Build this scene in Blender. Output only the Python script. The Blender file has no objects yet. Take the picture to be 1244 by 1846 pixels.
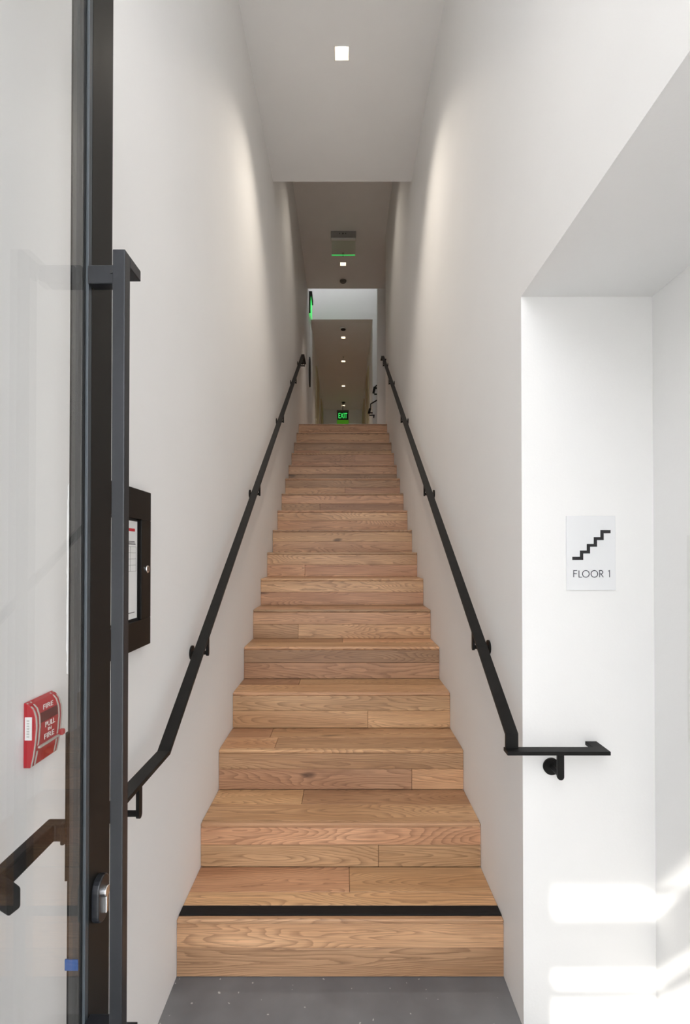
import bpy, bmesh, math, random
from mathutils import Vector
random.seed(7)
PI = math.pi
C = bpy.context.scene.collection

# ------------------------------------------------------------------ camera
cam_d = bpy.data.cameras.new('camera')
cam = bpy.data.objects.new('camera', cam_d)
C.objects.link(cam)
cam.location = (0, 0, 1.4047)
cam.rotation_euler = (PI / 2 + 0.010, 0, 0)
cam_d.sensor_fit = 'HORIZONTAL'
cam_d.sensor_width = 36.0
cam_d.lens = 897.9 / 1244 * 36
cam_d.shift_x = 2.0 / 1244
cam_d.shift_y = 68.6 / 1244
cam_d.clip_start = 0.02
bpy.context.scene.camera = cam

# ------------------------------------------------------------------ sky, sun, exposure
W = bpy.data.worlds.new('sky')
bpy.context.scene.world = W
W.use_nodes = True
bg = W.node_tree.nodes['Background']
bg.inputs[0].default_value = (0.94, 0.955, 1.0, 1)
bg.inputs[1].default_value = 1.95
sun_d = bpy.data.lights.new('sun', 'SUN')
sun = bpy.data.objects.new('sun', sun_d)
C.objects.link(sun)
sun.location = (-3, -6, 9)
sun.rotation_euler = Vector((0.567, 1.0, -1.23)).to_track_quat('-Z', 'Y').to_euler()
sun_d.energy = 1.9
sun_d.angle = math.radians(0.6)
sun_d.color = (1.0, 0.96, 0.90)

def portal(name, loc, rot, sx, sy):
    d = bpy.data.lights.new(name, 'AREA')
    d.shape = 'RECTANGLE'; d.size = sx; d.size_y = sy
    d.cycles.is_portal = True
    o = bpy.data.objects.new(name, d)
    C.objects.link(o); o.location = loc; o.rotation_euler = rot
    return o
portal('entry_portal', (0.0, -0.30, 1.87), (-PI / 2, 0, PI), 0.9, 3.75)   # faces into the hall (+y)
portal('skylight_portal', (0.12, 8.35, 6.93), (0, 0, 0), 1.36, 0.46)

vs = bpy.context.scene.view_settings
vs.view_transform = 'Standard'
vs.look = 'None'
vs.gamma = 1.0
vs.use_curve_mapping = False
vs.exposure = 2.0

# ------------------------------------------------------------------ helpers
def tag(o, label=None, cat=None, group=None, kind=None):
    if label: o['label'] = label
    if cat: o['category'] = cat
    if group: o['group'] = group
    if kind: o['kind'] = kind
    return o

def box(bm, x0, x1, y0, y1, z0, z1):
    v = [bm.verts.new(p) for p in ((x0, y0, z0), (x1, y0, z0), (x1, y1, z0), (x0, y1, z0),
                                   (x0, y0, z1), (x1, y0, z1), (x1, y1, z1), (x0, y1, z1))]
    for f in ((0, 3, 2, 1), (4, 5, 6, 7), (0, 1, 5, 4), (1, 2, 6, 5), (2, 3, 7, 6), (3, 0, 4, 7)):
        bm.faces.new([v[i] for i in f])

def prism(bm, pts, axis, a, b):
    """closed 2-D polygon extruded along an axis ('x': pts are (y,z); 'y': (x,z); 'z': (x,y))"""
    def mk(p, t):
        return {'x': (t, p[0], p[1]), 'y': (p[0], t, p[1]), 'z': (p[0], p[1], t)}[axis]
    A = [bm.verts.new(mk(p, a)) for p in pts]
    B = [bm.verts.new(mk(p, b)) for p in pts]
    n = len(pts)
    bm.faces.new(A); bm.faces.new(B[::-1])
    for i in range(n):
        bm.faces.new((A[i], B[i], B[(i + 1) % n], A[(i + 1) % n]))

def disc(bm, c, axis, r, a, b, n=28):
    pts = [(c[0] + r * math.cos(2 * PI * i / n), c[1] + r * math.sin(2 * PI * i / n)) for i in range(n)]
    prism(bm, pts, axis, a, b)

def ribbon(pts, t):
    """polyline -> closed polygon of thickness t to the right-hand side (mitred)"""
    P = [Vector(p) for p in pts]
    off = []
    for i, p in enumerate(P):
        ds = []
        if i > 0: ds.append((P[i] - P[i - 1]).normalized())
        if i < len(P) - 1: ds.append((P[i + 1] - P[i]).normalized())
        ns = [Vector((d.y, -d.x)) for d in ds]
        if len(ns) == 1: off.append(p + ns[0] * t)
        else:
            m = (ns[0] + ns[1]).normalized()
            off.append(p + m * (t / max(0.2, m.dot(ns[0]))))
    return [tuple(p) for p in P] + [tuple(p) for p in off[::-1]]

def obj(name, bm, mat, parent=None, bevel=0.0, smooth=False, origin=None, seg=2):
    bmesh.ops.recalc_face_normals(bm, faces=bm.faces)
    if origin is None and parent is None:
        lo = [min(v.co[i] for v in bm.verts) for i in range(3)]
        hi = [max(v.co[i] for v in bm.verts) for i in range(3)]
        origin = ((lo[0] + hi[0]) / 2, (lo[1] + hi[1]) / 2, lo[2])
    wo = Vector(origin) if origin is not None else world_of(parent)
    bmesh.ops.translate(bm, verts=bm.verts, vec=-wo)
    me = bpy.data.meshes.new(name)
    bm.to_mesh(me); bm.free()
    me.materials.append(mat)
    if smooth:
        for p in me.polygons: p.use_smooth = True
    o = bpy.data.objects.new(name, me)
    C.objects.link(o)
    if parent is not None:
        o.parent = parent
        o.location = wo - world_of(parent)
    else:
        o.location = wo
    WORLD[o.name] = wo.copy()
    if bevel > 0:
        md = o.modifiers.new('bevel', 'BEVEL')
        md.width = bevel; md.segments = seg; md.limit_method = 'ANGLE'; md.angle_limit = math.radians(35)
        md.harden_normals = False
    return o

WORLD = {}
def world_of(o):
    return WORLD[o.name] if o is not None else Vector((0, 0, 0))

def empty(name, loc, label, cat, group=None):
    o = bpy.data.objects.new(name, None)
    C.objects.link(o); o.location = loc; o.empty_display_size = 0.1
    WORLD[o.name] = Vector(loc)
    return tag(o, label, cat, group)

def copy_tree(o, parent=None, loc=None, label=None):
    c = o.copy(); C.objects.link(c)
    if parent is not None: c.parent = parent
    if loc is not None: c.location = loc
    if label: c['label'] = label
    WORLD[c.name] = c.location.copy()
    for ch in list(o.children): copy_tree(ch, c)
    return c

def quick(name, mat, parent, *boxes, bevel=0.0, origin=None):
    bm = bmesh.new()
    for b in boxes: box(bm, *b)
    return obj(name, bm, mat, parent, bevel, origin=origin)

def struct(name, mat, *boxes, bevel=0.0):
    return tag(quick(name, mat, None, *boxes, bevel=bevel), kind='structure')

# ------------------------------------------------------------------ materials
def mat(name, col, rough=0.5, metal=0.0, spec=0.5, emit=None, estr=0.0, coat=0.0):
    m = bpy.data.materials.new(name); m.use_nodes = True
    b = m.node_tree.nodes['Principled BSDF']
    b.inputs['Base Color'].default_value = (*col, 1)
    b.inputs['Roughness'].default_value = rough
    b.inputs['Metallic'].default_value = metal
    b.inputs['Specular IOR Level'].default_value = spec
    b.inputs['Coat Weight'].default_value = coat
    if emit:
        b.inputs['Emission Color'].default_value = (*emit, 1)
        b.inputs['Emission Strength'].default_value = estr
    return m

def N(nt, t, **k):
    n = nt.nodes.new(t)
    for a, v in k.items(): setattr(n, a, v)
    return n

def mottled(name, c1, c2, scale, rough=0.6, bump=0.0, bscale=60, spec=0.5, rough2=None, specks=None):
    m = mat(name, c1, rough, spec=spec)
    nt = m.node_tree; b = nt.nodes['Principled BSDF']
    tc = N(nt, 'ShaderNodeTexCoord')
    no = N(nt, 'ShaderNodeTexNoise'); no.inputs['Scale'].default_value = scale; no.inputs['Detail'].default_value = 5
    nt.links.new(tc.outputs['Object'], no.inputs['Vector'])
    mx = N(nt, 'ShaderNodeMix', data_type='RGBA')
    mx.inputs[6].default_value = (*c1, 1); mx.inputs[7].default_value = (*c2, 1)
    rp = N(nt, 'ShaderNodeMapRange'); rp.inputs[1].default_value = 0.35; rp.inputs[2].default_value = 0.65
    nt.links.new(no.outputs[0], rp.inputs[0]); nt.links.new(rp.outputs[0], mx.inputs[0])
    out = mx.outputs[2]
    if specks:
        vo = N(nt, 'ShaderNodeTexNoise'); vo.inputs['Scale'].default_value = specks[0]; vo.inputs['Detail'].default_value = 1
        nt.links.new(tc.outputs['Object'], vo.inputs['Vector'])
        mr = N(nt, 'ShaderNodeMapRange'); mr.inputs[1].default_value = specks[1]; mr.inputs[2].default_value = specks[1] + .02
        mr.inputs[4].default_value = 0.8
        m2 = N(nt, 'ShaderNodeMix', data_type='RGBA')
        nt.links.new(vo.outputs[0], mr.inputs[0]); nt.links.new(mr.outputs[0], m2.inputs[0])
        nt.links.new(out, m2.inputs[6]); m2.inputs[7].default_value = (*specks[2], 1)
        out = m2.outputs[2]
    nt.links.new(out, b.inputs['Base Color'])
    if rough2 is not None:
        r2 = N(nt, 'ShaderNodeMapRange'); r2.inputs[3].default_value = rough; r2.inputs[4].default_value = rough2
        nt.links.new(no.outputs[0], r2.inputs[0]); nt.links.new(r2.outputs[0], b.inputs['Roughness'])
    if bump:
        n2 = N(nt, 'ShaderNodeTexNoise'); n2.inputs['Scale'].default_value = bscale; n2.inputs['Detail'].default_value = 3
        nt.links.new(tc.outputs['Object'], n2.inputs['Vector'])
        bp = N(nt, 'ShaderNodeBump'); bp.inputs['Strength'].default_value = bump; bp.inputs['Distance'].default_value = 0.002
        nt.links.new(n2.outputs[0], bp.inputs['Height']); nt.links.new(bp.outputs[0], b.inputs['Normal'])
    return m

def oak(name, dark=(0.20, 0.100, 0.048), mid=(0.46, 0.255, 0.125), light=(0.66, 0.41, 0.225), rough=0.45, vary=0.36, grain=44.0):
    """oak boards: grain along local x, contour-line cathedral figure, each board shifted by its own random"""
    m = mat(name, mid, rough)
    nt = m.node_tree; b = nt.nodes['Principled BSDF']; L = nt.links.new
    tc = N(nt, 'ShaderNodeTexCoord'); oi = N(nt, 'ShaderNodeObjectInfo')
    sp = N(nt, 'ShaderNodeSeparateXYZ'); L(tc.outputs['Object'], sp.inputs[0])
    v = N(nt, 'ShaderNodeMath', operation='ADD'); L(sp.outputs['Y'], v.inputs[0]); L(sp.outputs['Z'], v.inputs[1])
    r1 = N(nt, 'ShaderNodeMath', operation='MULTIPLY'); L(oi.outputs['Random'], r1.inputs[0]); r1.inputs[1].default_value = 91.7
    def coords(sx, sv):
        a = N(nt, 'ShaderNodeMath', operation='MULTIPLY'); L(sp.outputs['X'], a.inputs[0]); a.inputs[1].default_value = sx
        c = N(nt, 'ShaderNodeMath', operation='MULTIPLY'); L(v.outputs[0], c.inputs[0]); c.inputs[1].default_value = sv
        k = N(nt, 'ShaderNodeCombineXYZ'); L(a.outputs[0], k.inputs[0]); L(c.outputs[0], k.inputs[1]); L(r1.outputs[0], k.inputs[2])
        return k
    def noise(co, scale, detail, dist=0.0):
        n = N(nt, 'ShaderNodeTexNoise'); n.inputs['Scale'].default_value = scale; n.inputs['Detail'].default_value = detail
        n.inputs['Distortion'].default_value = dist
        L(co.outputs[0], n.inputs['Vector']); return n
    fig = noise(coords(0.85, 7.5), 1.0, 1.6, 0.3)
    wob = noise(coords(14, 60), 1.0, 2.0)
    a1 = N(nt, 'ShaderNodeMath', operation='MULTIPLY_ADD'); L(wob.outputs[0], a1.inputs[0]); a1.inputs[1].default_value = 0.018
    L(fig.outputs[0], a1.inputs[2])
    a2 = N(nt, 'ShaderNodeMath', operation='MULTIPLY'); L(a1.outputs[0], a2.inputs[0]); a2.inputs[1].default_value = grain
    fr = N(nt, 'ShaderNodeMath', operation='FRACT'); L(a2.outputs[0], fr.inputs[0])
    rp = N(nt, 'ShaderNodeValToRGB'); L(fr.outputs[0], rp.inputs[0])
    e = rp.color_ramp.elements
    e[0].position = 0.0; e[0].color = (1, 1, 1, 1); e[1].position = 1.0; e[1].color = (1, 1, 1, 1)
    for p, c in ((0.45, 0.93), (0.80, 0.60), (0.92, 0.45)):
        q = e.new(p); q.color = (c, c, c, 1)
    fib = noise(coords(6, 420), 1.0, 3.0)
    fm = N(nt, 'ShaderNodeMapRange'); L(fib.outputs[0], fm.inputs[0]); fm.inputs[1].default_value = 0.3; fm.inputs[2].default_value = 0.7
    fm.inputs[3].default_value = 0.72; fm.inputs[4].default_value = 1.12
    cl = noise(coords(1.6, 10), 1.0, 3.0)
    mx = N(nt, 'ShaderNodeMix', data_type='RGBA'); mx.inputs[6].default_value = (*mid, 1); mx.inputs[7].default_value = (*light, 1)
    cm = N(nt, 'ShaderNodeMapRange'); L(cl.outputs[0], cm.inputs[0]); cm.inputs[1].default_value = 0.3; cm.inputs[2].default_value = 0.72
    L(cm.outputs[0], mx.inputs[0])
    gm = N(nt, 'ShaderNodeMapRange'); L(rp.outputs[0], gm.inputs[0]); gm.inputs[1].default_value = 0.45; gm.inputs[2].default_value = 1.0
    gm.inputs[3].default_value = 0.58; gm.inputs[4].default_value = 0.0
    m2 = N(nt, 'ShaderNodeMix', data_type='RGBA'); L(gm.outputs[0], m2.inputs[0]); L(mx.outputs[2], m2.inputs[6]); m2.inputs[7].default_value = (*dark, 1)
    # knots
    kn = noise(coords(5, 16), 1.0, 0.0)
    km = N(nt, 'ShaderNodeMapRange'); L(kn.outputs[0], km.inputs[0]); km.inputs[1].default_value = 0.80; km.inputs[2].default_value = 0.86; km.inputs[4].default_value = 0.75
    m3 = N(nt, 'ShaderNodeMix', data_type='RGBA'); L(km.outputs[0], m3.inputs[0]); L(m2.outputs[2], m3.inputs[6])
    m3.inputs[7].default_value = (dark[0] * .35, dark[1] * .35, dark[2] * .35, 1)
    hs = N(nt, 'ShaderNodeHueSaturation'); L(m3.outputs[2], hs.inputs['Color'])
    vm = N(nt, 'ShaderNodeMapRange'); L(oi.outputs['Random'], vm.inputs[0]); vm.inputs[3].default_value = 1 - vary; vm.inputs[4].default_value = 1 + vary * .7
    vv = N(nt, 'ShaderNodeMath', operation='MULTIPLY'); L(vm.outputs[0], vv.inputs[0]); L(fm.outputs[0], vv.inputs[1])
    L(vv.outputs[0], hs.inputs['Value'])
    rr = N(nt, 'ShaderNodeMath', operation='MULTIPLY'); L(oi.outputs['Random'], rr.inputs[0]); rr.inputs[1].default_value = 7.31
    rf = N(nt, 'ShaderNodeMath', operation='FRACT'); L(rr.outputs[0], rf.inputs[0])
    hm = N(nt, 'ShaderNodeMapRange'); L(rf.outputs[0], hm.inputs[0]); hm.inputs[3].default_value = 0.489; hm.inputs[4].default_value = 0.503
    L(hm.outputs[0], hs.inputs['Hue'])
    L(hs.outputs[0], b.inputs['Base Color'])
    bp = N(nt, 'ShaderNodeBump'); bp.inputs['Strength'].default_value = 0.12; bp.inputs['Distance'].default_value = 0.001
    L(fib.outputs[0], bp.inputs['Height']); L(bp.outputs[0], b.inputs['Normal'])
    return m

def thin_glass(name, tint=(0.975, 0.978, 0.976), strength=1.0, transl=None):
    m = bpy.data.materials.new(name); m.use_nodes = True
    nt = m.node_tree; nt.nodes.clear(); L = nt.links.new
    out = N(nt, 'ShaderNodeOutputMaterial')
    tr = N(nt, 'ShaderNodeBsdfTransparent'); tr.inputs[0].default_value = (*tint, 1)
    gl = N(nt, 'ShaderNodeBsdfGlossy'); gl.inputs['Roughness'].default_value = 0.0
    lw = N(nt, 'ShaderNodeLayerWeight'); lw.inputs[0].default_value = 0.5
    pw = N(nt, 'ShaderNodeMath', operation='POWER'); L(lw.outputs['Facing'], pw.inputs[0]); pw.inputs[1].default_value = 5
    fr = N(nt, 'ShaderNodeMath', operation='MULTIPLY_ADD'); L(pw.outputs[0], fr.inputs[0]); fr.inputs[1].default_value = 0.96; fr.inputs[2].default_value = 0.035 * strength
    mx = N(nt, 'ShaderNodeMixShader')
    L(fr.outputs[0], mx.inputs[0]); L(tr.outputs[0], mx.inputs[1]); L(gl.outputs[0], mx.inputs[2]); L(mx.outputs[0], out.inputs[0])
    return m

M_wall = mottled('white_wall_paint', (0.875, 0.872, 0.862), (0.86, 0.857, 0.847), 2.2, 0.62, bump=0.10, bscale=140, spec=0.3)
M_ceil = mottled('white_ceiling_paint', (0.89, 0.89, 0.885), (0.87, 0.87, 0.865), 2.0, 0.7, bump=0.06, bscale=140, spec=0.25)
M_floor = mottled('polished_concrete', (0.12, 0.124, 0.132), (0.17, 0.175, 0.185), 5.0, 0.38, bump=0.05, bscale=40, rough2=0.55, specks=(55, 0.735, (0.5, 0.5, 0.48)))
M_oak = oak('oak_board')
M_core = mat('step_core_wood', (0.10, 0.055, 0.03), 0.8)
M_blackwood = oak('black_stained_oak', (0.002, 0.002, 0.002), (0.008, 0.008, 0.009), (0.012, 0.012, 0.013), 0.5, 0.1)
M_blackwood.node_tree.nodes['Principled BSDF'].inputs['Specular IOR Level'].default_value = 0.2
M_steel = mottled('black_powder_coat', (0.0055, 0.0055, 0.0052), (0.009, 0.0085, 0.008), 30, 0.5, bump=0.05, bscale=300, spec=0.2)
M_frame = mottled('dark_bronze_aluminium', (0.0050, 0.0045, 0.0038), (0.0065, 0.006, 0.005), 12, 0.45, spec=0.22)
M_pull = mottled('black_satin_metal', (0.009, 0.010, 0.012), (0.012, 0.013, 0.016), 8, 0.30, spec=0.35)
M_gasket = mat('grey_gasket', (0.03, 0.038, 0.045), 0.4)
M_bead = mat('grey_glazing_bead', (0.045, 0.044, 0.042), 0.45)
M_glass = thin_glass('clear_glass')
M_acrylic = thin_glass('clear_acrylic', (0.90, 0.94, 0.90))
M_silver = mat('brushed_steel', (0.75, 0.75, 0.76), 0.25, metal=1.0)
M_red = mat('red_enamel', (0.42, 0.013, 0.022), 0.35)
M_darkred = mat('dark_red_recess', (0.10, 0.006, 0.008), 0.5)
M_white = mat('white_plastic', (0.80, 0.80, 0.78), 0.5)
M_greywhite = mat('pale_stripe', (0.50, 0.50, 0.46), 0.5)
M_paper = mat('paper', (0.78, 0.78, 0.77), 0.8)
M_ink = mat('black_ink', (0.012, 0.012, 0.014), 0.5)
M_redink = mat('red_ink', (0.55, 0.02, 0.03), 0.6)
M_signplate = mat('frosted_sign_plate', (0.80, 0.81, 0.82), 0.28, spec=0.5)
M_navy = mat('dark_navy_letter', (0.012, 0.013, 0.030), 0.45)
M_bluetape = mat('blue_tape', (0.01, 0.09, 0.30), 0.6)
M_tape = mat('white_rough_tape', (0.72, 0.71, 0.70), 0.9)
M_lamp = mat('lamp_glow', (1, 1, 1), 0.5, emit=(1.0, 0.80, 0.56), estr=4)
M_recess = mat('white_recess', (0.85, 0.83, 0.79), 0.45)
M_green = mat('green_lit_letters', (0.05, 0.6, 0.15), 0.5, emit=(0.06, 1.0, 0.16), estr=0.26)
M_greenedge = mat('green_lit_edge', (0.05, 0.6, 0.15), 0.5, emit=(0.05, 1.0, 0.18), estr=0.14)
M_greensoft = mat('green_sign_reflection', (0.10, 0.35, 0.04), 0.5, emit=(0.14, 0.55, 0.02), estr=0.05)  # soft glow painted in for the sign's reflected green
M_signdark = mat('dark_sign_face', (0.03, 0.035, 0.03), 0.4)
M_alum = mat('satin_aluminium', (0.55, 0.55, 0.53), 0.35, metal=0.6)
M_grey = mat('grey_plastic', (0.16, 0.155, 0.15), 0.5)
M_signgrey = mat('mid_grey_housing', (0.30, 0.29, 0.28), 0.5)
M_black = mat('matt_black', (0.01, 0.01, 0.01), 0.6)
M_paledoor = mottled('pale_door_paint', (0.60, 0.53, 0.36), (0.56, 0.50, 0.34), 3, 0.5)
M_pave = mottled('pale_pavement', (0.60, 0.59, 0.56), (0.66, 0.65, 0.62), 1.5, 0.8)

# ------------------------------------------------------------------ dimensions
XL, XR, XN = -0.560, 0.5353, 0.931
YN = 1.497                       # face of the niche back wall
RUN = 0.279
YN1 = 1.6789
NST = 17
ZS = [-0.006, 0.186] + [0.178 * i for i in range(2, NST + 1)]
YS = [None] + [YN1 + RUN * (i - 1) for i in range(1, NST + 1)]
YTOP = YS[NST]; ZTOP = ZS[NST]
CZ1, CZ2 = 4.35, 5.50

def slab(name, x0, x1, y0, y1, z0, z1, holes=(), xc=-0.012, s=0.042):
    """ceiling slab with square recesses for the downlights"""
    bs = []
    y = y0
    for h in sorted(holes):
        bs.append((x0, x1, y, h - s, z0, z1))
        bs.append((x0, xc - s, h - s, h + s, z0, z1))
        bs.append((xc + s, x1, h - s, h + s, z0, z1))
        bs.append((xc - s, xc + s, h - s, h + s, z0 + 0.10, z1))
        y = h + s
    bs.append((x0, x1, y, y1, z0, z1))
    return struct(name, M_ceil, *bs)

# ------------------------------------------------------------------ structure
struct('wall_left', M_wall, (XL - 0.12, XL, -0.25, 14.0, -0.1, 8.0))
struct('wall_right', M_wall, (XR, 1.05, YN, 6.37, -0.1, CZ2), (XR, 1.05, -0.25, YN, 2.185, CZ1))
struct('wall_niche', M_wall, (XN, 1.05, -0.25, YN, -0.1, 2.185))
slab('ceiling_lower', XL, XR, -0.25, 3.90, CZ1, CZ2, holes=(0.86, 2.895))
slab('ceiling_upper', XL, 2.6, 3.90, 7.62, CZ2, CZ2 + 0.14, holes=(4.93, 6.97))
struct('wall_pier', M_wall, (0.516, 2.6, 7.62, 7.74, ZTOP, 8.0))
struct('wall_landing', M_wall, (2.6, 2.72, 6.25, 9.0, ZTOP - .12, 8.0), (1.05, 2.6, 6.25, 6.37, ZTOP - .12, CZ2 + .14))
struct('wall_skylight', M_wall, (XL, 0.498, 8.62, 8.74, CZ2, 8.0), (0.498, 2.6, 8.62, 8.74, ZTOP, 8.0))
struct('wall_shaft', M_wall, (XL, 0.516, 7.62, 7.74, CZ2 + 0.14, 8.0))
struct('ceiling_skylight', M_ceil, (XL, 2.6, 7.74, 8.12, 6.8, 6.9), (XL, 2.6, 8.58, 8.62, 6.8, 6.9), (0.8, 2.6, 8.12, 8.58, 6.8, 6.9))
struct('wall_corridor', M_wall, (0.498, 0.62, 8.74, 14.0, ZTOP, CZ2))
slab('ceiling_corridor', XL, 0.62, 8.74, 14.12, CZ2, CZ2 + 0.14, holes=(9.34, 10.49, 12.03, 13.6))
struct('wall_end', M_wall, (XL - 0.12, 0.62, 14.0, 14.12, ZTOP, CZ2))
struct('floor', M_floor, (XL, XN, -0.25, YS[1] + 0.30, -0.10, ZS[0]))
struct('floor_upper', M_oak, (XL, 2.6, YTOP + 0.16, 14.0, ZTOP - 0.12, ZTOP))
struct('floor_outside', M_pave, (-8, 8, -14, -0.37, -0.14, -0.03))
# entry wall behind the camera: jambs, glazing bars and an added sun-blocking canopy outside it
JR = 0.42
struct('wall_sky_blocker', M_pave, (-1.05, -0.80, -9.0, -0.37, -0.1, 2.55))  # unseen wall, added to block low sky light from the niche
struct('wall_entry', M_wall, (-0.75, -0.44, -0.37, -0.25, -0.1, 4.5), (JR, 1.4, -0.37, -0.25, -0.1, 4.5),
       (-0.44, JR, -0.37, -0.25, 3.75, 5.5))
SL = 1.23
zb = lambda z: z + (YN + 0.29) * SL        # height in the glazing plane that throws its shadow at z on the niche wall
wn = struct('window_entry', M_frame, (-0.44, JR, -0.31, -0.27, zb(0.1745) + 0.010, zb(0.306) - 0.005),
            (-0.44, JR, -0.295, -0.285, zb(0.078), zb(0.115)),
            (-0.44, -0.40, -0.31, -0.27, 0, CZ1), (JR - 0.04, JR, -0.31, -0.27, 0, CZ1))
bm = bmesh.new()
prism(bm, [(0.02, zb(0.306)), (0.032, zb(0.306)), (-0.13, zb(0.43)), (-0.142, zb(0.43))], 'y', -0.295, -0.283)
obj('shadow_rod', bm, M_frame, wn)  # unseen rod added to cast the thin slanting shadow in the sun patch
zc = 4.5
ycan = -0.29 - (zc - zb(0.392)) / SL
struct('canopy_sun_blocker', M_ceil, (-3, 3, ycan, -0.37, zc, zc + 0.12))  # unseen, added to cut off the sun above the niche patch
tr = struct('trim_nosing', M_oak, (XL, 2.6, YTOP + 0.158, YTOP + 0.162, ZTOP - 0.02, ZTOP + 0.0005))

# ------------------------------------------------------------------ staircase
stair = empty('staircase', (0, YS[1], 0), 'straight oak staircase climbing between the white walls, black strip on its first tread', 'staircase')
random.seed(11)
GAP = 0.0007
def board(name, parent, x0, x1, y0, y1, z0, z1, m=M_oak, bev=0.0012):
    bm = bmesh.new(); box(bm, x0 + GAP, x1 - GAP, y0, y1, z0, z1)
    return obj(name, bm, m, parent, bev, origin=((x0 + x1) / 2 + random.uniform(-.5, .5), (y0 + y1) / 2, (z0 + z1) / 2), seg=1)
# butt joints seen in the photograph: step -> x of the joint (None where the board runs through)
def px2x(px, Y): return (px - 620.03) * Y / 897.9
J_low = {2: px2x(682, YS[2]), 3: px2x(742, YS[3]), 4: px2x(663, YS[4]), 6: px2x(538, YS[6]), 8: px2x(550, YS[8]),
         11: px2x(577, YS[11]), 12: px2x(622, YS[12]), 15: px2x(576, YS[15])}
J_up = {14: px2x(640, YS[14])}
J_back = {1: px2x(630, YS[1] + .2), 2: px2x(546, YS[2] + .2), 4: px2x(540, YS[4] + .2), 5: px2x(618, YS[5] + .2), 3: px2x(490, YS[3] + .2)}
J_front = {3: px2x(500, YS[3] + .1), 8: 0.1, 9: -0.2}
TH = 0.016
for i in range(1, NST + 1):
    y = YS[i]; zt = ZS[i]; zb0 = ZS[i - 1]
    top = (i == NST)
    dep = 0.16 if top else RUN
    bm = bmesh.new(); box(bm, XL + .002, XR - .002, y + TH, y + dep + (0.0 if top else TH), max(0, zb0 - .02) if i > 1 else zb0, zt - TH)
    st = obj('step', bm, M_core, stair)
    zm = zb0 + (zt - TH - zb0) * 0.545 + random.uniform(-.004, .004)
    def run_boards(nm, jx, y0, y1, z0, z1, m=M_oak):
        xs = [XL, jx, XR] if jx is not None else [XL, XR]
        for a, b in zip(xs[:-1], xs[1:]): board(nm, st, a, b, y0, y1, z0, z1, m)
    run_boards('riser_board', J_low.get(i), y, y + TH, zb0 + .001, zm - .0006)
    run_boards('riser_board', J_up.get(i), y + .0004, y + TH, zm + .0006, zt - TH - .0006)
    # nosing piece, front board, back board of the tread
    nz = 0.019
    board('nosing', st, XL, XR, y - 0.003, y + nz, zt - TH, zt, bev=0.004)
    yb = y + dep; 
    if top:
        board('tread_board', st, XL, XR, y + nz + .0012, yb, zt - TH, zt)
    elif i == 1:
        board('contrast_strip', st, XL, XR, y + nz + .0012, y + 0.066, zt - TH, zt + .0004, M_blackwood)['label'] = 'black stained contrast strip'
        board('tread_board', st, XL, XR, y + 0.067, y + 0.135, zt - TH, zt)
        run_boards('tread_board', J_back.get(i), y + 0.136, yb, zt - TH, zt)
    else:
        run_boards('tread_board', J_front.get(i), y + nz + .0012, y + 0.150, zt - TH, zt)
        run_boards('tread_board', J_back.get(i), y + 0.1512, yb, zt - TH, zt)

# ------------------------------------------------------------------ handrails
RT = 0.011
def bracket(parent, xw, side, y, zr, xs, along='y', wall_y=None):
    """round wall plate, rod and flat stem below the rail; side=+1: rod runs from the wall at xw towards +x"""
    zc_ = zr - 0.080
    if along == 'y':
        bm = bmesh.new()
        w = 0.0095
        pts = [(y - w, zr - RT + 0.004), (y + w, zr - RT + 0.004)]
        pts += [(y + w * math.cos(a), zc_ - 0.002 + w * math.sin(a)) for a in [-k * PI / 8 for k in range(9)]]
        prism(bm, pts, 'x', xs - 0.004, xs + 0.004)
        b = obj('bracket', bm, M_steel, parent)
        bm = bmesh.new(); disc(bm, (y, zc_), 'x', 0.0075, min(xw, xs), max(xw, xs), 16)
        obj('rod', bm, M_steel, b)
        bm = bmesh.new(); disc(bm, (y, zc_), 'x', 0.026, min(xw, xw + side * .006), max(xw, xw + side * .006))
        for k in range(3):
            a = PI / 2 + k * 2 * PI / 3
            disc(bm, (y + .018 * math.cos(a), zc_ + .018 * math.sin(a)), 'x', 0.003, min(xw + side * .005, xw + side * .0075), max(xw + side * .005, xw + side * .0075), 8)
        obj('wall_plate', bm, M_steel, b)
    return

def incline_z(pts, y):
    for (ya, za), (yb_, zb_) in zip(pts[:-1], pts[1:]):
        lo, hi = min(ya, yb_), max(ya, yb_)
        if lo <= y <= hi and hi > lo: return za + (zb_ - za) * (y - ya) / (yb_ - ya)

# left rail
hl = empty('handrail', (-0.507, 1.406, 0.8538), 'black flat steel handrail on the left stair wall, running behind the open glass door', 'handrail')
PL = [(1.045, 0.8538), (1.406, 0.8538), (6.13, 3.887), (6.43, 3.887)]
bm = bmesh.new(); prism(bm, ribbon(PL, RT), 'x', -0.525, -0.489)
obj('rail', bm, M_steel, hl, 0.0012)
quick('end_return', M_steel, hl, (XL, -0.5245, 1.0455, 1.081, 0.8538 - RT, 0.8538))
quick('end_return', M_steel, hl, (XL, -0.5245, 6.394, 6.4295, 3.887 - RT, 3.887))
for y in (1.222, 1.831, 2.953, 4.109, 5.20, 5.98):
    bracket(hl, XL, 1, y, incline_z(PL, y), -0.500)
bracket(hl, XL, 1, 6.30, 3.887, -0.500)

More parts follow.
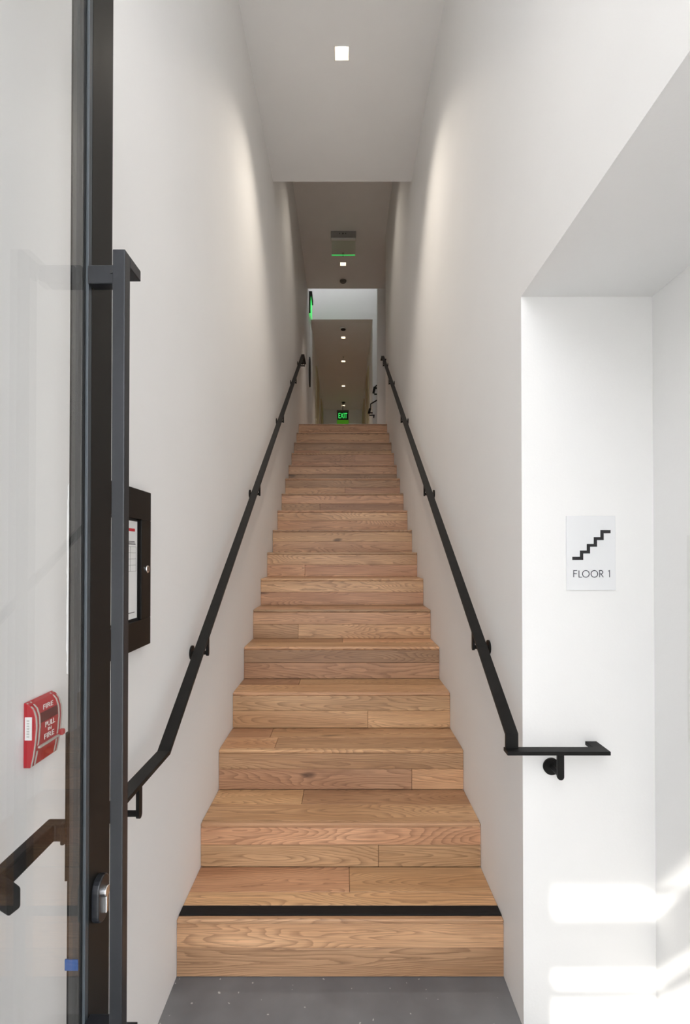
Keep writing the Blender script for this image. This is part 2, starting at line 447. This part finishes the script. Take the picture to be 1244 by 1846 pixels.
# right rail, turning the corner onto the niche wall
hr = empty('handrail', (0.482, 1.436, 0.8475), 'black flat steel handrail on the right stair wall, turning the corner below the sign', 'handrail')
PR = [(1.436, 0.8475 - RT), (1.436, 0.892), (6.18, 3.886), (6.31, 3.886)]
bm = bmesh.new(); prism(bm, ribbon(PR, RT), 'x', 0.4655, 0.5015)
obj('rail', bm, M_steel, hr, 0.0012)
ZE = 0.8475
bm = bmesh.new()
prism(bm, [(0.4636, 1.416), (0.7564, 1.416), (0.7564, YN), (0.722, YN), (0.722, 1.453), (0.4636, 1.453)], 'z', ZE - RT, ZE)
obj('level_extension', bm, M_steel, hr, 0.0012)
quick('end_return', M_steel, hr, (0.5010, XR, 6.274, 6.3095, 3.886 - RT, 3.886))
# bracket of the level extension, on the niche wall
bm = bmesh.new(); xb = 0.620; w = 0.0095; zc_ = ZE - 0.074
pts = [(xb - w, ZE - RT + .002), (xb + w, ZE - RT + .002)] + [(xb + w * math.cos(a), zc_ - .003 + w * math.sin(a)) for a in [-k * PI / 8 for k in range(9)]]
prism(bm, pts, 'y', 1.428, 1.437)
box(bm, xb - .026, xb + .026, 1.424, 1.445, ZE - RT - .003, ZE - RT + .002)
br = obj('bracket', bm, M_steel, hr, 0.0008)
bm = bmesh.new(); disc(bm, (xb, zc_), 'y', 0.0075, 1.432, YN, 16); obj('rod', bm, M_steel, br)
bm = bmesh.new(); disc(bm, (xb, zc_), 'y', 0.025, YN - .006, YN)
for k in range(3):
    a = PI / 2 - .4 + k * 2 * PI / 3
    disc(bm, (xb + .018 * math.cos(a), zc_ + .018 * math.sin(a)), 'y', 0.0028, YN - .0075, YN - .005, 8)
obj('wall_plate', bm, M_steel, br)
for y in (1.838, 2.946, 4.134, 5.25, 6.02):
    bracket(hr, XR, -1, y, incline_z(PR[1:], y), 0.4765)

# ------------------------------------------------------------------ text helper
def text_mesh(body, size, depth=0.0006, font_stretch=1.0):
    cu = bpy.data.curves.new('txt', 'FONT'); cu.body = body; cu.size = size; cu.extrude = depth / 2
    cu.align_x = 'CENTER'; cu.align_y = 'CENTER'; cu.resolution_u = 4
    o = bpy.data.objects.new('txt', cu); C.objects.link(o)
    dg = bpy.context.evaluated_depsgraph_get()
    me = bpy.data.meshes.new_from_object(o.evaluated_get(dg))
    bpy.data.objects.remove(o, do_unlink=True); bpy.data.curves.remove(cu)
    return me

def put_text(name, body, size, m, parent, loc, rot, width=None):
    me = text_mesh(body, size); me.materials.clear(); me.materials.append(m)
    o = bpy.data.objects.new(name, me); C.objects.link(o)
    o.parent = parent; o.location = Vector(loc) - world_of(parent); o.rotation_euler = rot
    if width:
        xs = [v.co.x for v in me.vertices]; o.scale = (width / (max(xs) - min(xs)), 1, 1)
    return o

def strokes(bm, paths, t, origin, s, y0, y1):
    """monoline lettering in the x-z plane; t = stroke width"""
    for p in paths:
        q = [(origin[0] + a * s, origin[1] + b * s) for a, b in p]
        closed = (p[0] == p[-1])
        n = len(q)
        L_, R_ = [], []
        for i in range(n):
            if closed:
                a = Vector(q[(i - 1) % (n - 1)]); c = Vector(q[(i + 1) % (n - 1)])
                a = Vector(q[i - 1]) if i > 0 else Vector(q[n - 2]); c = Vector(q[i + 1]) if i < n - 1 else Vector(q[1])
            else:
                a = Vector(q[max(0, i - 1)]); c = Vector(q[min(n - 1, i + 1)])
            d1 = (Vector(q[i]) - a); d2 = (c - Vector(q[i]))
            d1 = d1.normalized() if d1.length > 1e-9 else d2.normalized()
            d2 = d2.normalized() if d2.length > 1e-9 else d1
            n1 = Vector((-d1.y, d1.x)); n2 = Vector((-d2.y, d2.x)); m = (n1 + n2).normalized()
            k = t / 2 / max(0.35, m.dot(n1))
            L_.append(Vector(q[i]) + m * k); R_.append(Vector(q[i]) - m * k)
        for i in range(n - 1):
            prism(bm, [tuple(L_[i]), tuple(L_[i + 1]), tuple(R_[i + 1]), tuple(R_[i])], 'y', y0, y1)

def arc(cx, cz, r, a0, a1, n=14, rz=None):
    rz = rz or r
    return [(cx + r * math.cos(math.radians(a0 + (a1 - a0) * i / n)), cz + rz * math.sin(math.radians(a0 + (a1 - a0) * i / n))) for i in range(n + 1)]

# ------------------------------------------------------------------ stair sign on the niche wall
sg = empty('stair_sign', (0.7406, YN, 1.2991), 'pale frosted wall sign with black stair symbol and the words FLOOR 1', 'sign')
quick('plate', M_signplate, sg, (0.667, 0.8142, YN - 0.005, YN, 1.2991, 1.5224), bevel=0.001)
def sx(px): return (px - 620.03) * YN / 897.9 + 0.0
def sz(py): return 1.4047 - (py - 1000.6) * YN / 897.9
# crop coordinates -> frame
cx_ = lambda u: sx(980 + u * 264 / 1244)
cz_ = lambda v: sz(900 + v * 220 / 1037)
pts = [(237, 516), (237, 489), (302, 489), (302, 436), (360, 436), (360, 380), (419, 380), (419, 322), (476, 322), (476, 263),
       (561, 263), (561, 289), (503, 289), (503, 348), (446, 348), (446, 404), (387, 404), (387, 461), (329, 461), (329, 516)]
bm = bmesh.new(); prism(bm, [(cx_(a), cz_(b)) for a, b in pts], 'y', YN - 0.0062, YN - 0.0049)
obj('stair_symbol', bm, M_ink, sg)
H_ = cz_(605) - cz_(662)
z0 = cz_(662)
letters = {'F': ([[(0, 0), (0, 1), (.5, 1)], [(0, .52), (.46, .52)]], 246),
           'L': ([[(0, 1), (0, 0), (.42, 0)]], 291)}
bm = bmesh.new()
t = 0.0019
y0_, y1_ = YN - 0.0060, YN - 0.0049
strokes(bm, letters['F'][0], t, (cx_(248), z0), H_, y0_, y1_)
strokes(bm, letters['L'][0], t, (cx_(293), z0), H_, y0_, y1_)
for u in (351, 423):
    strokes(bm, [arc(0, .5, .5, 0, 360, 28)[:-1] + [(.5, .5)]], t, (cx_(u), z0), H_, y0_, y1_)
strokes(bm, [[(0, 0), (0, 1), (.22, 1)] + arc(.22, .745, .255, 90, -90, 12) + [(0, .49)], [(.20, .49), (.55, 0)]], t, (cx_(467), z0), H_, y0_, y1_)
strokes(bm, [[(0, .90), (.20, 1), (.20, 0)]], t, (cx_(540), z0), H_, y0_, y1_)
obj('lettering', bm, M_navy, sg)
# flush panel at the edge of the frame, on the niche side wall
pn = empty('access_panel', (XN, 1.2, 0.9), 'flush white access panel on the side wall at the right edge of the picture', 'panel')
quick('panel_frame', M_white, pn, (XN - 0.003, XN, 1.05, 1.348, 0.90, 1.458), bevel=0.0008)
quick('panel_door', M_wall, pn, (XN - 0.005, XN - 0.002, 1.066, 1.332, 0.916, 1.442), bevel=0.0008)

# ------------------------------------------------------------------ glass door, standing open against the left wall
XF, XB = -0.400, -0.4345      # face towards the hall, face towards the wall
YA, YB = 0.786, 0.856         # free stile
YH = -0.215
door = struct('door_entry', M_frame, (XB, XF, YA, YB, 0.012, 2.60), (XB, XF, YH, YH + 0.07, 0.012, 2.60),
              (XB, XF, YH + 0.07, YA, 0.012, 0.25), (XB, XF, YH + 0.07, YA, 2.52, 2.60), bevel=0.0012)
door['label'] = 'dark framed glass entry door standing open along the left wall'
WORLD[door.name] = door.location.copy()
quick('glass_pane', M_glass, door, (-0.4105, -0.405, YH + 0.066, YA + 0.004, 0.246, 2.524))
quick('glazing_bead', M_gasket, door, (-0.405, -0.4005, YA - 0.009, YA + 0.001, 0.25, 2.52), bevel=0.0008)
quick('glazing_bead', M_bead, door, (-0.4285, -0.4115, YA - 0.006, YA + 0.001, 0.25, 2.52), bevel=0.0015)
quick('glazing_bead', M_bead, door, (-0.405, -0.4005, YH + .07, YA - .009, 0.249, 0.259))
# tall pull
bm = bmesh.new()
box(bm, -0.3438, -0.325, 0.735, 0.7535, 0.652, 1.859)
box(bm, -0.3438, -0.325, 0.7535, 0.793, 1.842, 1.859)
box(bm, -0.3438, -0.325, 0.7535, 0.793, 0.652, 0.669)
pull = obj('pull_handle', bm, M_pull, door, 0.0012)
quick('standoff', M_pull, pull, (XF, -0.3438, 0.772, 0.793, 1.828, 1.8575), bevel=0.002)
quick('standoff', M_pull, pull, (XF, -0.3438, 0.772, 0.793, 0.6525, 0.682), bevel=0.002)
bm = bmesh.new(); disc(bm, (-0.362, 1.846), 'y', 0.0028, 0.7705, 0.7725, 10); obj('screw', bm, M_black, pull)
# small key cylinder on the stile
bm = bmesh.new()
yl, r = 0.812, 0.019
pts = [(yl + r * math.cos(a), 0.868 + r * math.sin(a)) for a in [k * PI / 10 for k in range(11)]] + \
      [(yl - r, 0.830)] + [(yl + r * math.cos(a), 0.830 + .016 * math.sin(a)) for a in [PI + k * PI / 10 for k in range(1, 11)]]
prism(bm, pts, 'x', XF, XF + 0.012)
es = obj('escutcheon', bm, M_pull, door, 0.002)
bm = bmesh.new()
disc(bm, (yl + .002, 0.860), 'x', 0.0085, XF + .011, XF + .017, 20)
box(bm, XF + .011, XF + .0165, yl - .0015, yl + .0055, 0.826, 0.860)
obj('key_cylinder', bm, M_silver, es, 0.001)
# lever handle on the other face, seen through the glass
bm = bmesh.new(); box(bm, XB - 0.0035, XB, YA + .0005, YB - .006, 0.893, 1.125)
ep = obj('escutcheon', bm, M_frame, door)
PV = [(-0.438, 0.797, .967), (-0.4655, 0.797, .967), (-0.4655, 0.665, .965), (-0.430, 0.656, .951)]
bm = bmesh.new()
hw = 0.0095
def rail_ring(c, tdir):
    tdir = tdir.normalized(); s_ = Vector((tdir.y, -tdir.x, 0)).normalized()
    u = Vector((0, 0, 1))
    return [bm.verts.new(c + s_ * a + u * b) for a, b in ((-hw, -.014), (hw, -.014), (hw, .014), (-hw, .014))]
P3 = [Vector(p) for p in PV]; rings = []
for i, p in enumerate(P3):
    if i == 0: r_ = rail_ring(p, P3[1] - p)
    elif i == len(P3) - 1: r_ = rail_ring(p, p - P3[i - 1])
    else:
        d1 = (p - P3[i - 1]).normalized(); d2 = (P3[i + 1] - p).normalized(); m = (d1 + d2).normalized()
        s_ = Vector((m.y, -m.x, 0)).normalized(); k = hw / max(.3, abs(s_.dot(Vector((d1.y, -d1.x, 0)))))
        r_ = [bm.verts.new(p + s_ * a * k / hw + Vector((0, 0, 1)) * b) for a, b in ((-hw, -.014), (hw, -.014), (hw, .014), (-hw, .014))]
    rings.append(r_)
for a, b in zip(rings[:-1], rings[1:]):
    for k in range(4): bm.faces.new((a[k], a[(k + 1) % 4], b[(k + 1) % 4], b[k]))
bm.faces.new(rings[0]); bm.faces.new(rings[-1][::-1])
obj('lever', bm, M_steel, ep, 0.003)
quick('rose', M_steel, ep, (-0.4445, -0.438, .783, .815, .950, .984), bevel=.002)
# ragged strip of white tape on the wall-side edge of the stile
bm = bmesh.new(); random.seed(3)
zz = 1.217; outl = []
while zz < 1.519:
    outl.append((-0.4345 - random.uniform(.0022, .0040), zz)); zz += random.uniform(.004, .012)
prism(bm, [(-0.4343, 1.217)] + outl + [(-0.4343, 1.519)], 'y', YA + .001, YA + .010)
obj('masking_tape', bm, M_tape, door)['label'] = 'ragged white tape on the stile edge'
quick('blue_tape', M_bluetape, door, (-0.4330, -0.4125, YA - 0.0072, YA - 0.0052, 0.760, 0.777))

# ------------------------------------------------------------------ fire alarm pull station (left wall, behind the glass)
fa = empty('fire_alarm_station', (XL, 0.914, 1.032), 'small red fire alarm pull station on the left wall, seen through the glass door', 'fire alarm')
prof = [(0, 0), (.012, 0), (.016, .02), (.0195, .045), (.0215, .07), (.0205, .088), (.016, .102), (.009, .110), (.002, .1135), (0, .1135)]
Y0, Y1 = 0.8735, 0.956
bm = bmesh.new(); prism(bm, [(XL + a, 1.032 + b) for a, b in prof], 'y', Y0, Y1)
body = obj('body', bm, M_red, fa, 0.0012)
def front(zrel):
    for (a0, b0), (a1, b1) in zip(prof[1:-1], prof[2:]):
        if b0 <= zrel <= b1: return a0 + (a1 - a0) * (zrel - b0) / (b1 - b0 + 1e-9)
    return 0.002
def stripe(name, y, w, zlo, zhi, m, pr=.0009, parent=None):
    bm = bmesh.new(); n = 14
    zs = [zlo + (zhi - zlo) * k / n for k in range(n + 1)]
    o_ = [(XL + front(z_) + pr, 1.032 + z_) for z_ in zs]; i_ = [(XL + front(z_) - .001, 1.032 + z_) for z_ in zs[::-1]]
    prism(bm, o_ + i_, 'y', y, y + w)
    return obj(name, bm, m, parent or body)
for y, zl in ((Y0 + .001, .001), (Y0 + .010, .036), (Y1 - .0135, .036), (Y1 - .0045, .001)):
    stripe('stripe', y, .0032, zl if zl < .01 else .036, .1125, M_greywhite)
stripe('stripe', Y0 + .010, .0032, .002, .026, M_greywhite)
stripe('stripe', Y1 - .0135, .0032, .002, .026, M_greywhite)
stripe('recess', Y0 + .0155, Y1 - Y0 - .031, .074, .091, M_darkred, .0004)
stripe('pull_bar', Y0 + .013, Y1 - Y0 - .015, .030, .0335, M_greywhite, .004)
bm = bmesh.new()
for sgn in (0, 1):
    pass
box(bm, XL + front(.034) - .002, XL + front(.034) + .010, Y1 - .010, Y1 + .001, 1.032 + .031, 1.032 + .042)
obj('pull_knob', bm, M_red, body, .003)
rotf = (PI / 2, 0, PI / 2)
for body_t, z_, s_ in (('FIRE', .098, .013), ('PULL', .0665, .0135), ('IN', .056, .0085), ('FIRE', .0445, .0135)):
    put_text('lettering', body_t, s_, M_white, body, (XL + front(z_) + .0012, (Y0 + Y1) / 2, 1.032 + z_), rotf, width=.030 if body_t != 'IN' else .010)
quick('label', M_paper, body, (XL + .0028, XL + .0150, Y0 - .0008, Y0 + .0002, 1.081, 1.121))
bm = bmesh.new()
for k in range(7):
    box(bm, XL + .006, XL + .0105, Y0 - .0011, Y0 - .0007, 1.086 + k * .0046, 1.0885 + k * .0046)
obj('label_print', bm, M_greywhite, body)

# ------------------------------------------------------------------ lockable notice case
nc = empty('notice_case', (XL, 1.244, 1.1574), 'black framed lockable notice case on the left wall behind the door pull', 'notice board')
bm = bmesh.new()
prism(bm, [(1.09, 1.1574), (1.3986, 1.1574), (1.3986, 1.5787), (1.09, 1.5787)], 'x', XL, XL + 0.008)
obj('back', bm, M_black, nc)
for nm, b in (('frame_rail', (XL, XL + .018, 1.09, 1.3986, 1.500, 1.5787)), ('frame_rail', (XL, XL + .018, 1.09, 1.3986, 1.1574, 1.232)),
              ('frame_stile', (XL, XL + .018, 1.09, 1.160, 1.232, 1.500)), ('frame_stile', (XL, XL + .018, 1.334, 1.3986, 1.232, 1.500))):
    quick(nm, M_frame, nc, b, bevel=.0015)
quick('paper', M_paper, nc, (XL + .008, XL + .0088, 1.166, 1.3275, 1.2385, 1.4935))
bm = bmesh.new()
for z_ in (1.362, 1.378, 1.394, 1.410, 1.426):
    box(bm, XL + .0088, XL + .0091, 1.18, 1.3205, z_, z_ + .0006)
for y_ in (1.18, 1.215, 1.25, 1.285, 1.3200):
    box(bm, XL + .0088, XL + .0091, y_, y_ + .0006, 1.362, 1.4266)
obj('printed_table', bm, M_ink, nc)
for a, b in ((1.432, 1.317), (1.4355, 1.314), (1.439, 1.311), (1.254, 1.312)):
    quick('printed_line', M_ink, nc, (XL + .0088, XL + .0091, 1.22, b, a, a + .0018))
quick('red_heading', M_redink, nc, (XL + .0088, XL + .0091, 1.20, 1.313, 1.4665, 1.474))
bm = bmesh.new(); disc(bm, (1.370, 1.366), 'x', 0.0105, XL + .017, XL + .022, 24)
lk = obj('lock', bm, M_silver, nc, .0015)
quick('keyhole', M_black, lk, (XL + .0218, XL + .0224, 1.3685, 1.3715, 1.3600, 1.372))

# ------------------------------------------------------------------ downlights
XC = -0.012
def downlight(y, z, label, energy, group, spread=60):
    s = 0.042
    t_ = empty('downlight', (XC, y, z), label, 'light', group)
    bm = bmesh.new()
    for b in ((XC - s - .003, XC + s + .003, y - s - .003, y - s + .002), (XC - s - .003, XC + s + .003, y + s - .002, y + s + .003),
              (XC - s - .003, XC - s + .002, y - s + .002, y + s - .002), (XC + s - .002, XC + s + .003, y - s + .002, y + s - .002)):
        box(bm, b[0], b[1], b[2], b[3], z - .0015, z + .001)
    obj('trim_ring', bm, M_white, t_)
    bm = bmesh.new()                       # splayed recess: thin walls narrowing upward
    a = s - .0025; c = 0.030
    q0 = [(-a, -a), (a, -a), (a, a), (-a, a)]; q1 = [(-c, -c), (c, -c), (c, c), (-c, c)]
    for k in range(4):
        p, q = q0[k], q0[(k + 1) % 4]; p1, q_1 = q1[k], q1[(k + 1) % 4]
        bm.faces.new([bm.verts.new((XC + u[0], y + u[1], zz_)) for u, zz_ in ((p, z), (q, z), (q_1, z + .06), (p1, z + .06))])
    r_ = obj('reflector', bm, M_recess, t_)
    md = r_.modifiers.new('solid', 'SOLIDIFY'); md.thickness = .0015
    bm = bmesh.new(); disc(bm, (XC, y), 'z', 0.029, z + .052, z + .058, 24)
    obj('lamp', bm, M_lamp, t_)
    ld = bpy.data.lights.new('lamp_light', 'SPOT'); ld.energy = energy; ld.color = (1.0, 0.90, 0.78)
    ld.spot_size = math.radians(spread); ld.spot_blend = 1.0; ld.shadow_soft_size = 0.03
    lo = bpy.data.objects.new('lamp_light', ld); C.objects.link(lo); lo.parent = t_; lo.location = (0, 0, .004)
    return t_
downlight(2.895, CZ1, 'square recessed downlight in the lower ceiling, nearest and largest of all', 21, None, 100)
downlight(0.86, CZ1, 'added square downlight in the lower ceiling above the open door, out of view', 9, None, 66)  # unseen lamp added to brighten the entry floor and lower left wall
downlight(4.93, CZ2, 'added square downlight above the middle of the stairs, hidden by the lower ceiling', 9, None, 100)  # unseen lamp added as fill for the upper stair walls
downlight(6.97, CZ2, 'square recessed downlight between the hanging exit sign and the round detector', 18, None)
for y, l in ((9.34, 'first corridor downlight, just beyond the black ceiling detector'), (10.49, 'second downlight along the far corridor ceiling'),
             (12.03, 'third downlight along the far corridor ceiling'), (13.6, 'last downlight at the far end of the corridor, above the green exit sign')):
    downlight(y, CZ2, l, 14, 'downlights along the corridor ceiling')

# ------------------------------------------------------------------ detectors and sprinklers
def detector(y, z, r, m1, m2, label, name='smoke_detector'):
    t_ = empty(name, (XC, y, z), label, 'detector')
    bm = bmesh.new(); disc(bm, (XC, y), 'z', r, z - .018, z); obj('base', bm, m1, t_, .004)
    bm = bmesh.new(); disc(bm, (XC, y), 'z', r * .72, z - .034, z - .018); obj('cap', bm, m2, t_, .005)
    return t_
detector(7.39, CZ2, 0.050, M_grey, M_grey, 'round grey ceiling detector just before the bright skylit wall')
detector(8.95, CZ2, 0.060, M_white, M_black, 'round white and black detector at the start of the corridor ceiling')
detector(13.30, CZ2, 0.050, M_grey, M_black, 'small dark ceiling detector near the last corridor downlight')
def sprinkler(y, label):
    t_ = empty('sprinkler_head', (XC, y, CZ2), label, 'sprinkler')
    bm = bmesh.new(); disc(bm, (XC, y), 'z', .018, CZ2 - .004, CZ2, 16); obj('escutcheon_ring', bm, M_alum, t_)
    bm = bmesh.new(); disc(bm, (XC, y), 'z', .005, CZ2 - .032, CZ2 - .004, 10); disc(bm, (XC, y), 'z', .012, CZ2 - .035, CZ2 - .032, 12)
    obj('deflector', bm, M_grey, t_)
sprinkler(6.72, 'tiny sprinkler head just behind the hanging exit sign')
sprinkler(10.22, 'tiny sprinkler head before the second corridor downlight')

# ------------------------------------------------------------------ exit signs
e1 = empty('exit_sign', (-0.005, 6.28, CZ2), 'clear edge lit exit sign hanging from the upper ceiling, its lower edge glowing green', 'exit sign')
quick('housing', M_signgrey, e1, (-0.165, 0.153, 6.255, 6.345, CZ2 - .075, CZ2), bevel=.002)
quick('light_bar', M_white, e1, (-0.162, 0.150, 6.270, 6.330, CZ2 - .098, CZ2 - .075), bevel=.002)
quick('acrylic_panel', M_acrylic, e1, (-0.156, 0.144, 6.297, 6.303, CZ2 - .275, CZ2 - .098))
quick('glowing_edge', M_greenedge, e1, (-0.156, 0.144, 6.2965, 6.3035, CZ2 - .284, CZ2 - .275))
bm = bmesh.new()
for x in (-.055, -.012, .022): disc(bm, (x, CZ2 - .032), 'y', .006 if x != -.012 else .009, 6.253, 6.256, 12)
obj('screw', bm, M_black, e1)

e2 = empty('exit_sign', (-0.05, 13.38, 5.29), 'glowing green EXIT sign at the far end of the corridor', 'exit sign')
quick('canopy', M_grey, e2, (-0.19, 0.13, 13.35, 13.42, 5.262, 5.30), bevel=.003)
quick('stem', M_grey, e2, (-0.04, -0.02, 13.375, 13.395, 5.30, CZ2))
quick('panel', M_signdark, e2, (-0.18, 0.12, 13.38, 13.388, 5.045, 5.262))
quick('reflection_pane', M_greensoft, e2, (-0.19, 0.13, 13.38, 13.388, 4.92, 5.045))  # glowing pane standing in for the green reflection on the end wall
put_text('lettering', 'EXIT', .21, M_green, e2, (-0.03, 13.376, 5.152), (PI / 2, 0, 0), width=.235)

e3 = empty('exit_sign', (XL, 8.2, 5.55), 'exit sign on the left wall past the stairs, seen edge on, glowing green', 'exit sign')
quick('housing', M_black, e3, (XL, XL + .050, 7.95, 8.25, 5.56, 5.64), bevel=.003)
quick('acrylic_panel', M_acrylic, e3, (XL + .022, XL + .028, 7.96, 8.24, 5.13, 5.56))
quick('green_face', M_green, e3, (XL + .028, XL + .031, 7.98, 8.22, 5.30, 5.56))
quick('bracket_arm', M_black, e3, (XL, XL + .022, 7.96, 7.98, 5.30, 5.56))

# dark plaque on the left wall beyond the stairs
pl = empty('wall_plaque', (XL, 8.0, 4.18), 'dark narrow plaque on the left wall beyond the left handrail top', 'plaque')
bm = bmesh.new()
n = 24
pp = [(8.05 + .16 * math.cos(2 * PI * k / n), 4.37 + .24 * math.sin(2 * PI * k / n)) for k in range(n)]
prism(bm, pp, 'x', XL, XL + .016); obj('plate', bm, M_black, pl, .002)

# ------------------------------------------------------------------ upper stair rails beyond the landing (right)
def bar(bm, a, b, w):
    a = Vector(a); b = Vector(b); d = (b - a).normalized()
    s_ = d.cross(Vector((0, 1, 0))).normalized() * w; u = Vector((0, 1, 0)) * w
    A = [bm.verts.new(a + s_ * i + u * j) for i, j in ((-1, -1), (1, -1), (1, 1), (-1, 1))]
    B = [bm.verts.new(b + s_ * i + u * j) for i, j in ((-1, -1), (1, -1), (1, 1), (-1, 1))]
    for k in range(4): bm.faces.new((A[k], A[(k + 1) % 4], B[(k + 1) % 4], B[k]))
    bm.faces.new(A); bm.faces.new(B[::-1])
def fx(px, Y=8.45): return (px - 620.03) * Y / 897.9
def fz(py, Y=8.45): return 1.4047 - (py - 1000.6) * Y / 897.9
cu = lambda u: 650 + u * 90 / 831
cv = lambda v: 600 + v * 200 / 1846
def upper_rail(label, segs, wall):
    t_ = empty('handrail', (fx(cu(290)), 8.45, fz(cv(1000))), label, 'handrail')
    for nm, pts_, w in segs:
        bm = bmesh.new()
        for a, b in zip(pts_[:-1], pts_[1:]):
            bar(bm, (fx(cu(a[0])), 8.50, fz(cv(a[1]))), (fx(cu(b[0])), 8.50, fz(cv(b[1]))), w)
        obj(nm, bm, M_steel, t_)
    bm = bmesh.new(); x, z_ = fx(cu(wall[0])), fz(cv(wall[1]))
    box(bm, x - .012, x + .012, 8.50, 8.62, z_ - .012, z_ + .012); obj('bracket', bm, M_steel, t_)
upper_rail('black stair rail right of the landing, upper of the two',
           [('rail', [(420, 760), (290, 838), (238, 880)], .009), ('post', [(240, 880), (220, 980)], .020), ('cross_bar', [(240, 895), (420, 895)], .012),
            ('cross_bar', [(232, 997), (420, 997)], .010)], (300, 895))
upper_rail('kinked black stair rail right of the landing, lower of the two',
           [('rail', [(420, 1015), (290, 1092), (172, 1162), (170, 1245)], .009), ('post', [(162, 1242), (143, 1325)], .020), ('cross_bar', [(150, 1312), (205, 1312)], .009),
            ('cross_bar', [(150, 1352), (235, 1352)], .009)], (228, 1352))

# pale doors along the far corridor
def pale_door(n_, side, y0, y1):
    x = XL if side < 0 else 0.498
    a, b = (x, x + .02) if side < 0 else (x - .02, x)
    d_ = struct('door_%d' % n_, M_paledoor, (a, b, y0, y1, ZTOP, ZTOP + 2.05), bevel=.002)
    WORLD[d_.name] = d_.location.copy()
    a2, b2 = (x, x + .028) if side < 0 else (x - .028, x)
    quick('door_casing', M_paledoor, d_, (a2, b2, y0 - .06, y0, ZTOP, ZTOP + 2.11), (a2, b2, y1, y1 + .06, ZTOP, ZTOP + 2.11), (a2, b2, y0, y1, ZTOP + 2.05, ZTOP + 2.11))
    xk = b + .03 if side < 0 else a - .03
    quick('door_handle', M_silver, d_, (min(xk, b), max(xk, b), y0 + .06, y0 + .08, ZTOP + .98, ZTOP + 1.0) if side < 0 else (xk, a, y0 + .06, y0 + .08, ZTOP + .98, ZTOP + 1.0))
pale_door(1, -1, 9.85, 10.75)
pale_door(2, -1, 11.9, 12.8)
pale_door(3, 1, 9.85, 10.75)
pale_door(4, 1, 11.9, 12.8)
